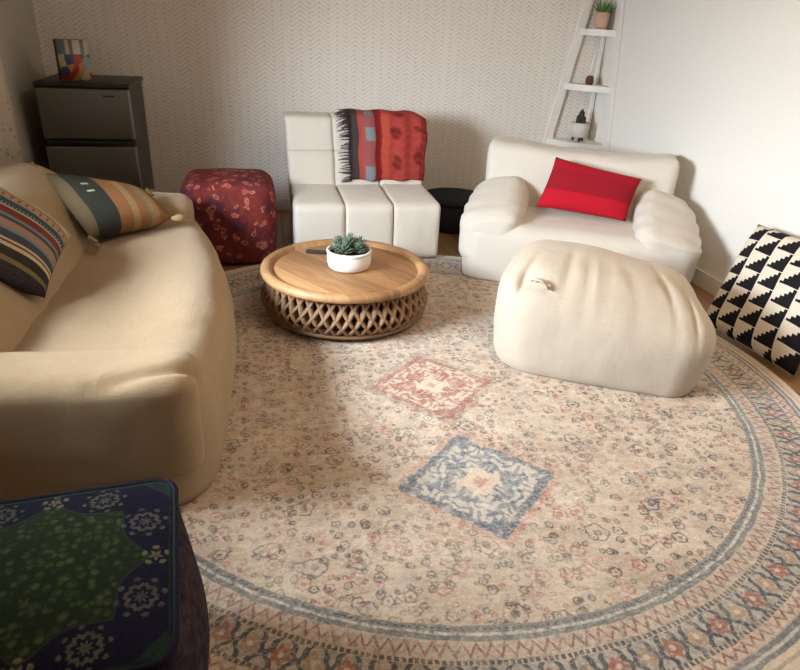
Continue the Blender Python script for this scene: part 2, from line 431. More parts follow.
# ------------------------------------------------------------------ object helpers
def props(o, label=None, cat=None, group=None, kind=None):
    if label: o['label'] = label
    if cat: o['category'] = cat
    if group: o['group'] = group
    if kind: o['kind'] = kind
    return o
def thing(name, label, cat, loc=(0, 0, 0), rz=0, group=None):
    o = bpy.data.objects.new(name, None); COL.objects.link(o); o.empty_display_size = .1
    o.location = loc; o.rotation_euler = (0, 0, rz)
    return props(o, label, cat, group)
def link(name, bm, m, parent=None, loc=None, smooth=True, subsurf=0, recalc=True):
    if recalc: bmesh.ops.recalc_face_normals(bm, faces=bm.faces)
    me = bpy.data.meshes.new(name); bm.to_mesh(me); bm.free()
    for p in me.polygons: p.use_smooth = smooth
    o = bpy.data.objects.new(name, me); COL.objects.link(o); me.materials.append(m)
    if parent: o.parent = parent
    if loc: o.location = loc
    if subsurf:
        s = o.modifiers.new('sub', 'SUBSURF'); s.levels = s.render_levels = subsurf
    return o
def box(bm, c, s, rz=0, bev=0.0, rot=None, seg=2):
    r = bmesh.ops.create_cube(bm, size=1)
    M_ = Matrix.Translation(c) @ (rot.to_matrix().to_4x4() if rot else Matrix.Rotation(rz, 4, 'Z')) @ Matrix.Diagonal((s[0], s[1], s[2], 1))
    bmesh.ops.transform(bm, matrix=M_, verts=r['verts'])
    if bev:
        es = list({e for v_ in r['verts'] for e in v_.link_edges})
        bmesh.ops.bevel(bm, geom=es, offset=bev, segments=seg, affect='EDGES', profile=.6)
def lathe(bm, prof, seg=48, c=(0, 0, 0), closed=False):
    rings = []
    for r, z in prof:
        if r < 1e-6: rings.append([bm.verts.new((c[0], c[1], c[2] + z))])
        else: rings.append([bm.verts.new((c[0] + r*cos(2*pi*i/seg), c[1] + r*sin(2*pi*i/seg), c[2] + z)) for i in range(seg)])
    prs = list(zip(rings, rings[1:]))
    if closed: prs.append((rings[-1], rings[0]))
    for a, b in prs:
        if len(a) == 1 and len(b) == 1: continue
        for i in range(seg):
            j = (i + 1) % seg
            if len(a) == 1: bm.faces.new((a[0], b[i], b[j]))
            elif len(b) == 1: bm.faces.new((a[i], a[j], b[0]))
            else: bm.faces.new((a[i], a[j], b[j], b[i]))
def tube(bm, pts, r, seg=8, closed=False, flat=None):
    pts = [Vector(p) for p in pts]; n = len(pts); rings = []
    for i, p in enumerate(pts):
        a = pts[(i - 1) % n] if (closed or i) else p; b = pts[(i + 1) % n] if (closed or i < n - 1) else p
        t = (b - a).normalized(); up = Vector((0, 0, 1)) if abs(t.z) < .9 else Vector((1, 0, 0))
        s = t.cross(up).normalized(); q = s.cross(t).normalized()
        rr = r[i] if isinstance(r, (list, tuple)) else r
        fs = flat or (1, 1)
        rings.append([bm.verts.new(p + s*(rr*fs[0]*cos(2*pi*k/seg)) + q*(rr*fs[1]*sin(2*pi*k/seg))) for k in range(seg)])
    for i in range(n if closed else n - 1):
        a, b = rings[i], rings[(i + 1) % n]
        for k in range(seg): bm.faces.new((a[k], a[(k + 1) % seg], b[(k + 1) % seg], b[k]))
    if not closed:
        bm.faces.new(rings[0]); bm.faces.new(rings[-1])
def softbox(corners, rad=.4, bulge=(.0, .0, .0), n=22, warp=.006, wscale=4, seed=0, deform=None, asym=None):
    """rounded, bulging box. corners: dict (sx,sy,sz)->xyz for sx,sy,sz in -1,1; or (min,max)"""
    if len(corners) == 2:
        a, b = corners; corners = {(i, j, k): ((a[0], b[0])[i > 0], (a[1], b[1])[j > 0], (a[2], b[2])[k > 0]) for i in (-1, 1) for j in (-1, 1) for k in (-1, 1)}
    C_ = {k: Vector(q) for k, q in corners.items()}
    rad = rad if isinstance(rad, (tuple, list)) else (rad,)*3
    bm = bmesh.new(); r = bmesh.ops.create_cube(bm, size=2)
    bmesh.ops.subdivide_edges(bm, edges=bm.edges[:], cuts=n, use_grid_fill=True)
    L = lambda u, v_, w_: sum((C_[(i, j, k)]*((1 + i*u)/2*(1 + j*v_)/2*(1 + k*w_)/2) for i in (-1, 1) for j in (-1, 1) for k in (-1, 1)), Vector())
    for vt in bm.verts:
        p = vt.co.copy(); q = [0, 0, 0]; d = [0, 0, 0]
        for i in range(3):
            p[i] = math.copysign(abs(p[i])**.8, p[i]) if abs(p[i]) < 1 else p[i]
            inner = max(-(1 - rad[i]), min(1 - rad[i], p[i])); d[i] = (p[i] - inner)/rad[i]; q[i] = inner
        l = math.sqrt(sum(x*x for x in d)); mx = max(abs(x) for x in d)
        if l > 0:
            s_ = 1.0/l if mx > .999 else 1
            for i in range(3): q[i] += d[i]*s_*rad[i]
        u, v_, w_ = q
        bu = 1 + bulge[0]*(1 - v_*v_)*(1 - w_*w_); bv = 1 + bulge[1]*(1 - u*u)*(1 - w_*w_); bw = 1 + bulge[2]*(1 - u*u)*(1 - v_*v_)
        P0 = L(u*bu, v_*bv, (w_*bw if w_ > 0 else w_))
        if warp:
            nv = noise.noise_vector(P0*wscale + Vector((seed*7.1, seed*3.3, 0)))
            nv2 = noise.noise_vector(P0*wscale*3.1 + Vector((seed*2.1, 5, 0)))
            P0 = P0 + nv*warp + nv2*(warp*.35)
        if deform: P0 = deform(P0, (u, v_, w_))
        vt.co = P0
    zmin = min(v_.co.z for v_ in bm.verts)
    return bm
def flatten(bm, z0=0.0):
    for v_ in bm.verts:
        if v_.co.z < z0: v_.co.z = z0
    return bm
def pillow(A, B, C_, D, thick, n=26, pinch=.07, warp=.004, seed=0, k=3.0, sag=0.0):
    """A=(u0,v0) B=(u1,v0) C=(u1,v1) D=(u0,v1); returns bm with UVs, world coordinates"""
    A, B, C_, D = (Vector(q) for q in (A, B, C_, D))
    nrm = (B - A).cross(D - A).normalized()
    bm = bmesh.new(); uvl = bm.loops.layers.uv.new('UVMap')
    def pt(u, v_, side):
        x, y = 2*u - 1, 2*v_ - 1
        x2 = x*(1 - pinch*(1 - y*y)); y2 = y*(1 - pinch*(1 - x*x))
        uu, vv = (x2 + 1)/2, (y2 + 1)/2
        p = A*(1 - uu)*(1 - vv) + B*uu*(1 - vv) + C_*uu*vv + D*(1 - uu)*vv
        h = ((1 - abs(x)**k)*(1 - abs(y)**k))
        h = max(h, 0)**.55
        p = p + nrm*(side*thick/2*h + sag*((1 - x*x)*(1 - y*y)))
        e = min(1, h*1.5)
        return p + noise.noise_vector(p*9 + Vector((seed, 0, 0)))*warp*e
    G_ = {}
    for side in (1, -1):
        for i in range(n + 1):
            for j in range(n + 1):
                edge = i in (0, n) or j in (0, n)
                if side == -1 and edge: G_[(side, i, j)] = G_[(1, i, j)]
                else: G_[(side, i, j)] = bm.verts.new(pt(i/n, j/n, side))
        for i in range(n):
            for j in range(n):
                idx = [(i, j), (i + 1, j), (i + 1, j + 1), (i, j + 1)]
                f = bm.faces.new([G_[(side, a, b)] for a, b in (idx if side == 1 else idx[::-1])])
                for lp, (a, b) in zip(f.loops, idx if side == 1 else idx[::-1]): lp[uvl].uv = (a/n, b/n)
    return bm
def shift(bm, loc):
    bmesh.ops.translate(bm, verts=bm.verts[:], vec=-Vector(loc)); return bm

# ------------------------------------------------------------------ the room
XL, XR, YF, YB, ZC = -1.24, 2.363, -1.9, 4.483, 2.4
T_ = .12
def struct(name, bm, m): return props(link(name, bm, m, smooth=False), kind='structure')
bm = bmesh.new(); box(bm, ((XL + XR)/2, (YF + YB)/2, -.05), (XR - XL + 2*T_, YB - YF + 2*T_, .1)); struct('floor', bm, M_FLOOR)
bm = bmesh.new(); box(bm, ((XL + XR)/2, (YF + YB)/2, ZC + .05), (XR - XL + 2*T_, YB - YF + 2*T_, .1)); struct('ceiling', bm, M_CEIL)
bm = bmesh.new(); box(bm, ((XL + XR)/2, YB + T_/2, ZC/2), (XR - XL + 2*T_, T_, ZC)); struct('wall_back', bm, M_PAPER)
bm = bmesh.new(); box(bm, (XR + T_/2, (YF + YB)/2, ZC/2), (T_, YB - YF, ZC)); struct('wall_right', bm, M_WALL)
bm = bmesh.new(); box(bm, ((XL + XR)/2, YF - T_/2, ZC/2), (XR - XL + 2*T_, T_, ZC)); struct('wall_front', bm, M_WALL)
WY0, WY1, WZ0, WZ1 = 1.22, 2.25, .88, 1.50      # opening of the left window
bm = bmesh.new()
for y0, y1, z0, z1 in ((YF, WY0, 0, ZC), (WY1, YB, 0, ZC), (WY0, WY1, 0, WZ0), (WY0, WY1, WZ1, ZC)):
    box(bm, (XL - T_/2, (y0 + y1)/2, (z0 + z1)/2), (T_, y1 - y0, z1 - z0))
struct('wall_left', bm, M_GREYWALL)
bm = bmesh.new()
for y0, y1, z0, z1 in ((WY0 - .06, WY1 + .06, WZ0 - .05, WZ0), (WY0 - .06, WY1 + .06, WZ1, WZ1 + .05), (WY0 - .06, WY0, WZ0, WZ1), (WY1, WY1 + .06, WZ0, WZ1)):
    box(bm, (XL + .01, (y0 + y1)/2, (z0 + z1)/2), (.02, y1 - y0, z1 - z0), bev=.002)
struct('window_1', bm, M_WHITE)
bm = bmesh.new(); box(bm, (XR - .008, (YF + YB)/2, .045), (.016, YB - YF - .04, .09), bev=.004); struct('baseboard_right', bm, M_WHITE)
bm = bmesh.new(); box(bm, ((XL + XR)/2, YB - .008, .045), (XR - XL - .04, .016, .09), bev=.004); struct('baseboard_back', bm, M_WHITE)
bm = bmesh.new(); box(bm, (XL + .008, (YF + YB)/2, .045), (.016, YB - YF - .04, .09), bev=.004); struct('baseboard_left', bm, M_WHITE)

# ------------------------------------------------------------------ round rug
bm = bmesh.new(); lathe(bm, [(0, .002), (1.446, .002), (1.452, .005), (1.448, .010), (1.44, .011), (0, .011)], 128)
rug = link('round_rug', bm, M_RUG, loc=(.602, 2.074, 0), smooth=False)
props(rug, 'large round faded beige oriental rug with diamond medallions covering the wooden floor', 'rug')
RZ = .012

# ------------------------------------------------------------------ sofa (left)
sofa = thing('sofa', 'large cream bean bag sofa with low arms along the left wall', 'sofa', (-.62, 2.36, 0))
def rel(o, p): return (p[0] - o.location[0], p[1] - o.location[1], p[2] - o.location[2])
def d_sofa(p, q):
    u, v_, w_ = q
    # round plan: the front swells out in the middle
    if u > 0:
        t = max(0, (p.y + .55)/1.45)
        p.x += u*(.045*(1 - v_*v_)*(.4 + .6*(1 - abs(w_))) - .17*t**2.2)
    p.z += .004*sin(p.y*38 + sin(p.x*9)*2)*max(0, w_)*max(0, 1 - abs(v_))
    return p
def soft_part(name, par, m, lo, hi, **k):
    bm = softbox((rel(par, lo), rel(par, hi)), **k)
    return link(name, flatten(bm, RZ - par.location[2]), m, par)
soft_part('seat', sofa, M_SOFA, (-1.1, 1.44, -.04), (-.17, 3.24, .37), rad=(.26, .16, .42), bulge=(.05, .01, .05), n=40, warp=.009, seed=1, deform=d_sofa)
def d_back(p, q):
    p.x -= .15*max(0, (p.z - .33)/.35) + max(0, q[0])*.10*max(0, (p.z - .30)/.35)
    p.y -= max(0, q[1])*.16*max(0, (p.z - .3)/.35)
    return p
soft_part('backrest', sofa, M_SOFA, (-1.06, 1.50, .12), (-.645, 3.18, .64), rad=(.5, .2, .45), bulge=(.05, 0, .03), n=30, warp=.01, seed=2, deform=d_back)
def d_arm(p, q):
    u, v_, w_ = q
    t = (p.x + .45)/.9
    p.z -= max(0, w_)*.02*max(0, u)
    fo = math.exp(-((p.y + .885 - (u - .7)*.18)/.022)**2)*max(0, u - .15)
    p.z -= .028*fo*max(0, w_); p.x -= .012*fo*max(0, u)
    return p
soft_part('arm', sofa, M_SOFA, (-1.05, 1.43, .10), (-.19, 1.66, .435), rad=(.16, .55, .3), bulge=(.02, .05, .02), n=28, warp=.010, seed=3, deform=d_arm)
soft_part('arm', sofa, M_SOFA, (-1.05, 2.98, .10), (-.33, 3.26, .465), rad=(.18, .55, .3), bulge=(.02, .05, .02), n=28, warp=.010, seed=4, deform=d_arm)

# ------------------------------------------------------------------ armchair (right), rotated
AR = R(-26)
ach = thing('armchair', 'cream bean bag armchair with puffy arms against the white wall', 'armchair', (1.655, 3.20, 0), AR)
def lp(name, par, m, lo, hi, **k):
    bm = softbox((lo, hi), **k); return link(name, flatten(bm, RZ), m, par)
# local: x -.515..+.515 , y -.33 (front) .. +.33
def d_ab(p, q):
    if q[2] > 0: p.z -= q[2]*(.030*(1 - q[0]**2) + .008*q[0])
    p.y += .06*max(0, (p.z - .3)/.35)
    return p
lp('seat', ach, M_LIT_FAB, (-.52, -.36, -.04), (.60, .36, .315), rad=(.14, .22, .4), bulge=(.03, .05, .06), n=30, warp=.007, seed=5)
lp('backrest', ach, M_LIT_FAB, (-.50, .10, .12), (.545, .36, .655), rad=(.08, .5, .18), bulge=(.0, .08, .0), n=30, warp=.009, seed=6, deform=d_ab)
def d_aarm(p, q):
    u, v_, w_ = q
    t = max(0, -p.y + .05)/.4
    o_ = max(0, (abs(p.x - .04) - .36)/.22)
    if w_ > 0: p.z -= (.115*t + .06*o_**1.5)*w_
    p.x += .008*sin(p.y*45 + p.z*30)*max(0, w_)
    return p
lp('arm', ach, M_LIT_FAB, (-.55, -.35, .06), (-.24, .22, .485), rad=(.6, .32, .42), bulge=(.08, .02, .0), n=26, warp=.010, seed=7, deform=d_aarm)
lp('arm', ach, M_LIT_FAB, (.345, -.35, .06), (.655, .22, .485), rad=(.6, .32, .42), bulge=(.08, .02, .0), n=26, warp=.010, seed=8, deform=d_aarm)

# ------------------------------------------------------------------ ottoman in front of it
ott = thing('ottoman', 'large cream bean bag ottoman with gathered pleats in front of the armchair', 'ottoman', (1.35, 2.18, 0), R(-26))
oc = {(-1, -1, -1): (-.40, -.27, -.07), (1, -1, -1): (.38, -.28, -.07), (-1, 1, -1): (-.36, .26, -.05), (1, 1, -1): (.34, .26, -.05),
      (-1, -1, 1): (-.44, -.23, .41), (1, -1, 1): (.42, -.245, .315), (-1, 1, 1): (-.38, .29, .445), (1, 1, 1): (.36, .29, .36)}
def d_ott(p, q):
    u, v_, w_ = q
    # pleats fan over the top front edge
    e = math.exp(-((v_ + .55)**2)/.22)*max(0, w_ + .25)
    ph = u*15 + v_*2.6*(u + .2) + .9*sin(u*7 + 1)
    amp = .5 + .5*noise.noise(Vector((u*3, v_*1.2, 4)))
    p.z -= .019*e*amp*(1 - abs(sin(ph)))**2.2
    p.y += .010*e*amp*(1 - abs(sin(ph)))**2.2
    cz = max(0, u)**3*max(0, -v_)**2*max(0, 1 - abs(w_ - .35))
    p.x += .05*cz; p.y -= .03*cz
    # dimple at the corner
    dd = (u + .72)**2/.012 + (v_ + .75)**2/.02
    if w_ > .3: p.z -= .028*math.exp(-dd)
    return p
bm = softbox(oc, rad=(.36, .60, .58), bulge=(.06, .14, .20), n=60, warp=.008, seed=9, deform=d_ott)
link('body', flatten(bm, RZ), M_CREAM, ott)
bm = bmesh.new(); tube(bm, [(-.295, -.185, .372), (-.285, -.200, .386), (-.262, -.212, .388), (-.24, -.215, .374), (-.23, -.212, .358)], .008, 8, flat=(1.6, .6))
link('handle', bm, M_CREAM, ott)

# ------------------------------------------------------------------ armless chair (centre)
alc = thing('armless_chair', 'ivory tufted armless lounge chair near the wallpapered wall', 'chair', (.575, 3.78, 0))
cw = .81/3
for i in range(3):
    x0 = -.405 + i*cw
    bm = softbox(((x0 - .004, -.40, .012), (x0 + cw + .004, .12, .335)), rad=(.15, .2, .24), bulge=(.0, .04, .05), n=18, warp=.004, seed=20 + i)
    link('seat_cushion', flatten(bm, RZ), M_LIT_FAB, alc)
def d_lb(p, q):
    p.y += .16*max(0, (p.z - .28)/.44); p.x *= 1 + .05*max(0, (p.z - .3)/.4)
    return p
for i in range(3):
    x0 = -.405 + i*cw
    for j, (z0, z1) in enumerate(((.20, .522), (.512, .705))):
        bm = softbox(((x0 - .003, .05, z0), (x0 + cw + .003, .27, z1)), rad=(.12, .4, .16), bulge=(0, .05, .02), n=14, warp=.004, seed=30 + i*2 + j, deform=d_lb)
        link('back_cushion', bm, M_LIT_FAB, alc)
bm = softbox(((-.395, .02, .012), (.395, .40, .26)), rad=(.1, .2, .2), n=12, warp=.002); link('base', flatten(bm, RZ - .0), M_LIT_FAB, alc)

# throw over its back
thr = thing('throw_blanket', 'red woven throw with grey stripe and dark fringe draped over the armless chair back', 'blanket', (.76, 3.9, .34))
prof = [(-.045, .015), (-.045, .09), (-.028, .17), (-.008, .25), (.010, .31), (.022, .345), (.042, .378), (.085, .392), (.15, .392), (.22, .385), (.262, .36), (.278, .33), (.272, .24), (.265, .16)]
bm = bmesh.new(); uvl = bm.loops.layers.uv.new('UVMap'); NX = 30; cur = []
def profat(t):
    s_ = t*(len(prof) - 1); i = min(int(s_), len(prof) - 2); f = s_ - i
    a, b = prof[i], prof[i + 1]; return a[0]*(1 - f) + b[0]*f, a[1]*(1 - f) + b[1]*f
NT = 56
for i in range(NX + 1):
    row = []
    for j in range(NT + 1):
        t = j/NT; s_ = i/NX; y, z = profat(t)
        x = -.235 + .455*s_ + .035*(z/.42)*(s_ - .3) + .004*sin(z*30)
        wv = .010*sin(s_*15 + z*4) + .006*sin(s_*31 + 2)
        y += wv*(1 if z < .38 else .2) - .008
        if s_ > .75: z -= .03*((s_ - .75)/.25)**2*(1 if z > .3 else 0)
        row.append(bm.verts.new((x, y, z + .006 + .004*sin(s_*17))))
    cur.append(row)
for i in range(NX):
    for j in range(NT):
        f = bm.faces.new((cur[i][j], cur[i + 1][j], cur[i + 1][j + 1], cur[i][j + 1]))
        for lp_, (a, b) in zip(f.loops, ((i, j), (i + 1, j), (i + 1, j + 1), (i, j + 1))): lp_[uvl].uv = (a/NX, b/NT*2.2)
o = link('cloth', bm, M_THROW, thr, recalc=False); sm = o.modifiers.new('th', 'SOLIDIFY'); sm.thickness = .008; sm.offset = 0
bm = bmesh.new()
for k in range(46):
    t = k/46*.62; y, z = profat(t); x = -.235 - .012*(z/.42) + .004; ln = random.uniform(.045, .075)
    y -= .012; z += random.uniform(-.004, .004) + .006
    dz = random.uniform(-.03, .004)
    tube(bm, [(x + .01, y, z), (x - ln*.5, y - .006 + random.uniform(-.004, .004), z + dz*.3), (x - ln, y - .004 + random.uniform(-.006, .006), z + dz)], [.0045, .0035, .002], 5)
props(link('fringe', bm, M_FRINGE, thr), label='dark grey fringe along the left edge', kind='stuff')

# ------------------------------------------------------------------ cushions
def cushion(name, label, A, B, C_, D, thick, m, loc, cat='cushion', **k):
    bm = pillow(A, B, C_, D, thick, **k); o = link(name, shift(bm, loc), m, loc=loc, recalc=True); return props(o, label, cat)
# red lumbar cushion on the armchair (corners given in the armchair frame)
def A2W(x, y, z):
    p = Matrix.Rotation(AR, 3, 'Z') @ Vector((x, y, z)); return (p.x + 1.655, p.y + 3.20, p.z)
cushion('cushion', 'bright crimson rectangular lumbar cushion leaning on the armchair back', A2W(-.18, -.085, .372), A2W(.295, -.085, .345), A2W(.345, .035, .55), A2W(-.115, .035, .62), .11, M_RED, A2W(.04, .0, .36), pinch=.04, seed=2)
# striped cushion, sofa
cushion('cushion', 'striped teal, maroon and cream woven cushion leaning on the left end of the sofa back', (-.67, 2.00, .42), (-.93, 1.80, .72), (-.98, 2.36, .74), (-.70, 2.49, .46), .17, M_STRIPE, (-.80, 2.2, .42), pinch=.05, seed=5)
# ochre cushion with tassels
orc = thing('cushion', 'ochre and charcoal banded cushion with corner tassels in the far sofa corner', 'cushion', (-.65, 2.85, .40))
oA, oB, oC, oD = (-.65, 2.55, .435), (-.38, 2.84, .425), (-.50, 3.00, .485), (-.90, 2.90, .605)
bm = pillow(oA, oB, oC, oD, .15, pinch=.05, seed=8); link('cover', shift(bm, orc.location), M_ORANGE, orc)
for c_, d_ in ((oA, (.03, -.04, -.02)), (oB, (.04, .01, 0)), (oC, (.01, .03, .01)), (oD, (-.01, -.01, .03))):
    bm = bmesh.new(); p0 = Vector(c_) - orc.location; dv = Vector(d_)
    for k in range(16):
        e = Vector([random.uniform(-.014, .014) for _ in range(3)])
        tube(bm, [p0 - dv*.2, p0 + dv*.35 + e*.6, p0 + dv*.95 + e*1.3], [.006, .006, .003], 5)
    link('tassel', bm, M_TASSEL, orc)

# black and white floor cushion against the right wall
cushion('floor_cushion', 'black and white stepped triangle patterned floor cushion leaning on the right wall', (2.03, 2.41, .025), (2.075, 1.87, .03), (2.285, 2.00, .50), (2.26, 2.50, .475), .13, M_BW, (2.1, 2.15, 0), pinch=.02, seed=11, k=5)

# ------------------------------------------------------------------ coffee table
tb = thing('coffee_table', 'round carved wooden coffee table with lattice drum base on the rug', 'coffee table', (.36, 2.735, 0), .25)
RT = .382
TZ = -.064
bm = bmesh.new(); lathe(bm, [(r0, z0 + TZ) for r0, z0 in [(0, .262), (RT - .02, .262), (RT - .004, .268), (RT, .28), (RT - .003, .293), (RT - .014, .301), (RT - .03, .302), (RT - .044, .296), (RT - .048, .282), (RT - .056, .279), (RT - .062, .285), (0, .285)]], 96)
link('tabletop', bm, M_TABLE, tb)
def RB(z):   # radius of the lattice drum at height z
    pts = [(.045, .345), (.07, .368), (.10, .374), (.13, .362), (.16, .342), (.19, .336)]
    for (z0, r0), (z1, r1) in zip(pts, pts[1:]):
        if z <= z1: return r0 + (r1 - r0)*(z - z0)/(z1 - z0)
    return pts[-1][1]
bm = bmesh.new(); NB = 46
for sgn in (1, -1):
    for i in range(NB):
        a0 = 2*pi*i/NB; pts = []
        for k in range(9):
            z = .045 + (.200 - .045)*k/8; a = a0 + sgn*(k/8)*2*pi/NB*2.0; rr = RB(z)
            pts.append((rr*cos(a), rr*sin(a), z))
        tube(bm, pts, .0135, 8, flat=(1, .6))
props(link('lattice', bm, M_CARVE, tb), label='pierced lattice sides')
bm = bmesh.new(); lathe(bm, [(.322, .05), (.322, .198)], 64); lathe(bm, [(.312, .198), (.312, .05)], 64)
link('inner_shade_drum', bm, M_DARKWOOD, tb)  # dark drum added to paint the shade inside the hollow base
bm = bmesh.new(); lathe(bm, [(.0, .03), (.345, .03), (.362, .034), (.368, .042), (.362, .050), (.345, .054), (0, .054)], 96); link('base_ring', bm, M_CARVE, tb)
for k in range(4):
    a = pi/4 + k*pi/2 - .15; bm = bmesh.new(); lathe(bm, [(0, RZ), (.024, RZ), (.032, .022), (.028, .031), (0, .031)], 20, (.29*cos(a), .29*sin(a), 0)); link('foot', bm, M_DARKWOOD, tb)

# succulent bowl on the table
def leafcone(bm, base, d, ln, wd, seg=6):
    d = Vector(d).normalized(); tube(bm, [Vector(base), Vector(base) + d*ln*.45 + Vector((0, 0, .004)), Vector(base) + d*ln + Vector((0, 0, ln*.18))], [wd*.6, wd, wd*.12], seg, flat=(1, .5))
sb = thing('potted_succulent', 'blue-green succulent in a round white ceramic bowl on the coffee table', 'plant', (.375, 2.735, .2215))
sb.scale = (1.2, 1.2, 1.15)
bm = bmesh.new(); lathe(bm, [(0, 0), (.066, 0), (.078, .008), (.083, .03), (.083, .058), (.081, .062), (.085, .066), (.085, .074), (.080, .077), (.075, .074), (.073, .055), (.0, .055)], 48); link('bowl', bm, M_CERAMIC, sb)
bm = bmesh.new(); lathe(bm, [(0, .064), (.0735, .062), (.072, .056), (0, .056)], 32); link('soil', bm, M_SOIL, sb)
for cx_, cy_, s_ in ((0, 0, 1.15), (.042, .01, .9), (-.042, .012, .95), (.012, .045, .9), (-.02, -.04, .95), (.03, -.036, .8), (-.045, -.022, .7), (.0, .02, .8), (.052, -.01, .6), (-.03, .046, .7)):
    bm = bmesh.new()
    for k in range(22):
        a = k*2.39996; el = .15 + 1.25*k/22; l_ = (.044 - .018*k/22)*s_
        leafcone(bm, (cx_, cy_, .070 + .034*s_*k/22), (cos(a)*cos(el), sin(a)*cos(el), sin(el)), l_, .0065*s_)
    link('rosette', bm, M_SUCC, sb)
# dark remote behind the bowl
bm = bmesh.new(); box(bm, (0, 0, .007), (.15, .03, .012), bev=.004, seg=3)
rem = props(link('remote_control', bm, M_BLACK, loc=(.27, 2.93, .2212)), 'thin dark stick-like handset lying behind the white bowl on the coffee table', 'remote control'); rem.rotation_euler = (0, 0, R(-14))

# ------------------------------------------------------------------ red pouf
rp = thing('pouf', 'maroon and red patterned cube pouf beside the fridge and sofa', 'pouf', (-.175, 3.60, 0))
bm = softbox(((-.235, -.23, -.01), (.235, .21, .44)), rad=(.32, .32, .28), bulge=(.08, .08, .07), n=26, warp=.004, seed=40); link('body', flatten(bm, RZ), M_REDPOUF, rp)
def ringpts(hx, hy, rr, z, seed=0):
    pts = []
    for cx_, cy_, a0 in ((hx - rr, hy - rr, 0), (-hx + rr, hy - rr, pi/2), (-hx + rr, -hy + rr, pi), (hx - rr, -hy + rr, 1.5*pi)):
        for k in range(7):
            a = a0 + k/6*pi/2; pts.append((cx_ + rr*cos(a), cy_ + rr*sin(a), z))
    return pts
bm = bmesh.new(); tube(bm, ringpts(.222, .202, .07, .405), .005, 6, closed=True); link('piping', bm, M_MAROON, rp)

# ------------------------------------------------------------------ navy pouf, near left
npf = thing('pouf', 'navy blue embroidered pouf with green medallion top at the near left corner', 'pouf', (-.392, .872, 0), R(6))
bm = softbox(((-.212, -.212, RZ), (.212, .212, .385)), rad=(.16, .16, .14), bulge=(.22, .2, .0), n=26, warp=.004, seed=41); link('side_cover', flatten(bm, RZ), M_NAVYSIDE, npf)
bm = bmesh.new()
n_ = 40; H = .215; g = {}
for i in range(n_ + 1):
    for j in range(n_ + 1):
        x, y = (2*i/n_ - 1), (2*j/n_ - 1)
        # square with rounded corners
        k_r = .16; ix = max(-(1 - k_r), min(1 - k_r, x)); iy = max(-(1 - k_r), min(1 - k_r, y)); dx, dy = (x - ix)/k_r, (y - iy)/k_r
        l = math.hypot(dx, dy); mx = max(abs(dx), abs(dy)); s_ = (mx/l) if l > 1e-6 else 1
        X, Y = ix + dx*s_*k_r, iy + dy*s_*k_r
        g[i, j] = bm.verts.new((X*H, Y*H, .384 + .022*(1 - X*X)*(1 - Y*Y) + .002*noise.noise(Vector((x*3, y*3, 0)))))
for i in range(n_):
    for j in range(n_): bm.faces.new((g[i, j], g[i + 1, j], g[i + 1, j + 1], g[i, j + 1]))
o = link('top_panel', bm, M_NAVY, npf); sm = o.modifiers.new('t', 'SOLIDIFY'); sm.thickness = .012; sm.offset = -1
props(o, label='navy top with green medallion and flower embroidery')
bm = bmesh.new(); tube(bm, ringpts(.216, .216, .04, .382), .006, 8, closed=True); link('piping', bm, M_NAVYPIPE, npf)

# ------------------------------------------------------------------ mini fridge
fr = thing('mini_fridge', 'two-door mini fridge with steel doors and black top in the back left corner', 'fridge', (-.90, 4.10, 0))
bm = bmesh.new(); box(bm, (0, .02, .43), (.455, .43, .82), bev=.006); link('cabinet', bm, M_DARKMETAL, fr)
bm = bmesh.new(); box(bm, (0, -.005, .85), (.47, .49, .024), bev=.005); link('top_panel', bm, M_BLACK, fr)
def fdoor(z0, z1):
    bm = bmesh.new(); box(bm, (0, -.225, (z0 + z1)/2), (.46, .05, z1 - z0), bev=.01, seg=3); return link('door', bm, M_STEEL, fr)
d1 = fdoor(.575, .835); d2 = fdoor(.03, .535)
bm = bmesh.new(); box(bm, (0, -.222, .556), (.40, .045, .022), bev=.004); link('handle_recess', bm, M_BLACK, fr)
bm = bmesh.new(); box(bm, (.125, -.2505, .80), (.06, .002, .008), bev=.0008); props(link('badge', bm, M_BLACK, d1), label='small dark badge')
for x in (-.18, .18):
    bm = bmesh.new(); lathe(bm, [(0, 0), (.02, 0), (.018, .024), (0, .024)], 16, (x, -.15, 0)); link('foot', bm, M_BLACK, fr)
# colourful box on it
bk = thing('picture_book', 'small thick book with a colourful picture cover standing on the mini fridge', 'book', (-.955, 4.0, .862), R(24))
bm = bmesh.new(); box(bm, (.0, .012, .1), (.150, .075, .198), bev=.002); link('pages', bm, M_DARKWOOD, bk)
bm = bmesh.new(); box(bm, (.0, -.0275, .1), (.155, .004, .2)); link('cover', bm, M_COVER, bk)

# ------------------------------------------------------------------ low black bin behind the chairs
bb = thing('floor_basket', 'low round black lidded basket on the floor behind the two chairs', 'basket', (1.27, 4.08, 0))
bm = bmesh.new(); lathe(bm, [(0, 0), (.20, 0), (.215, .02), (.225, .11), (.22, .17), (.205, .18), (0, .18)], 48); link('body', bm, M_BLACKFAB, bb)
bm = bmesh.new(); lathe(bm, [(0, .181), (.22, .181), (.228, .190), (.22, .206), (.15, .216), (0, .219)], 48); link('lid', bm, M_BLACKFAB, bb)

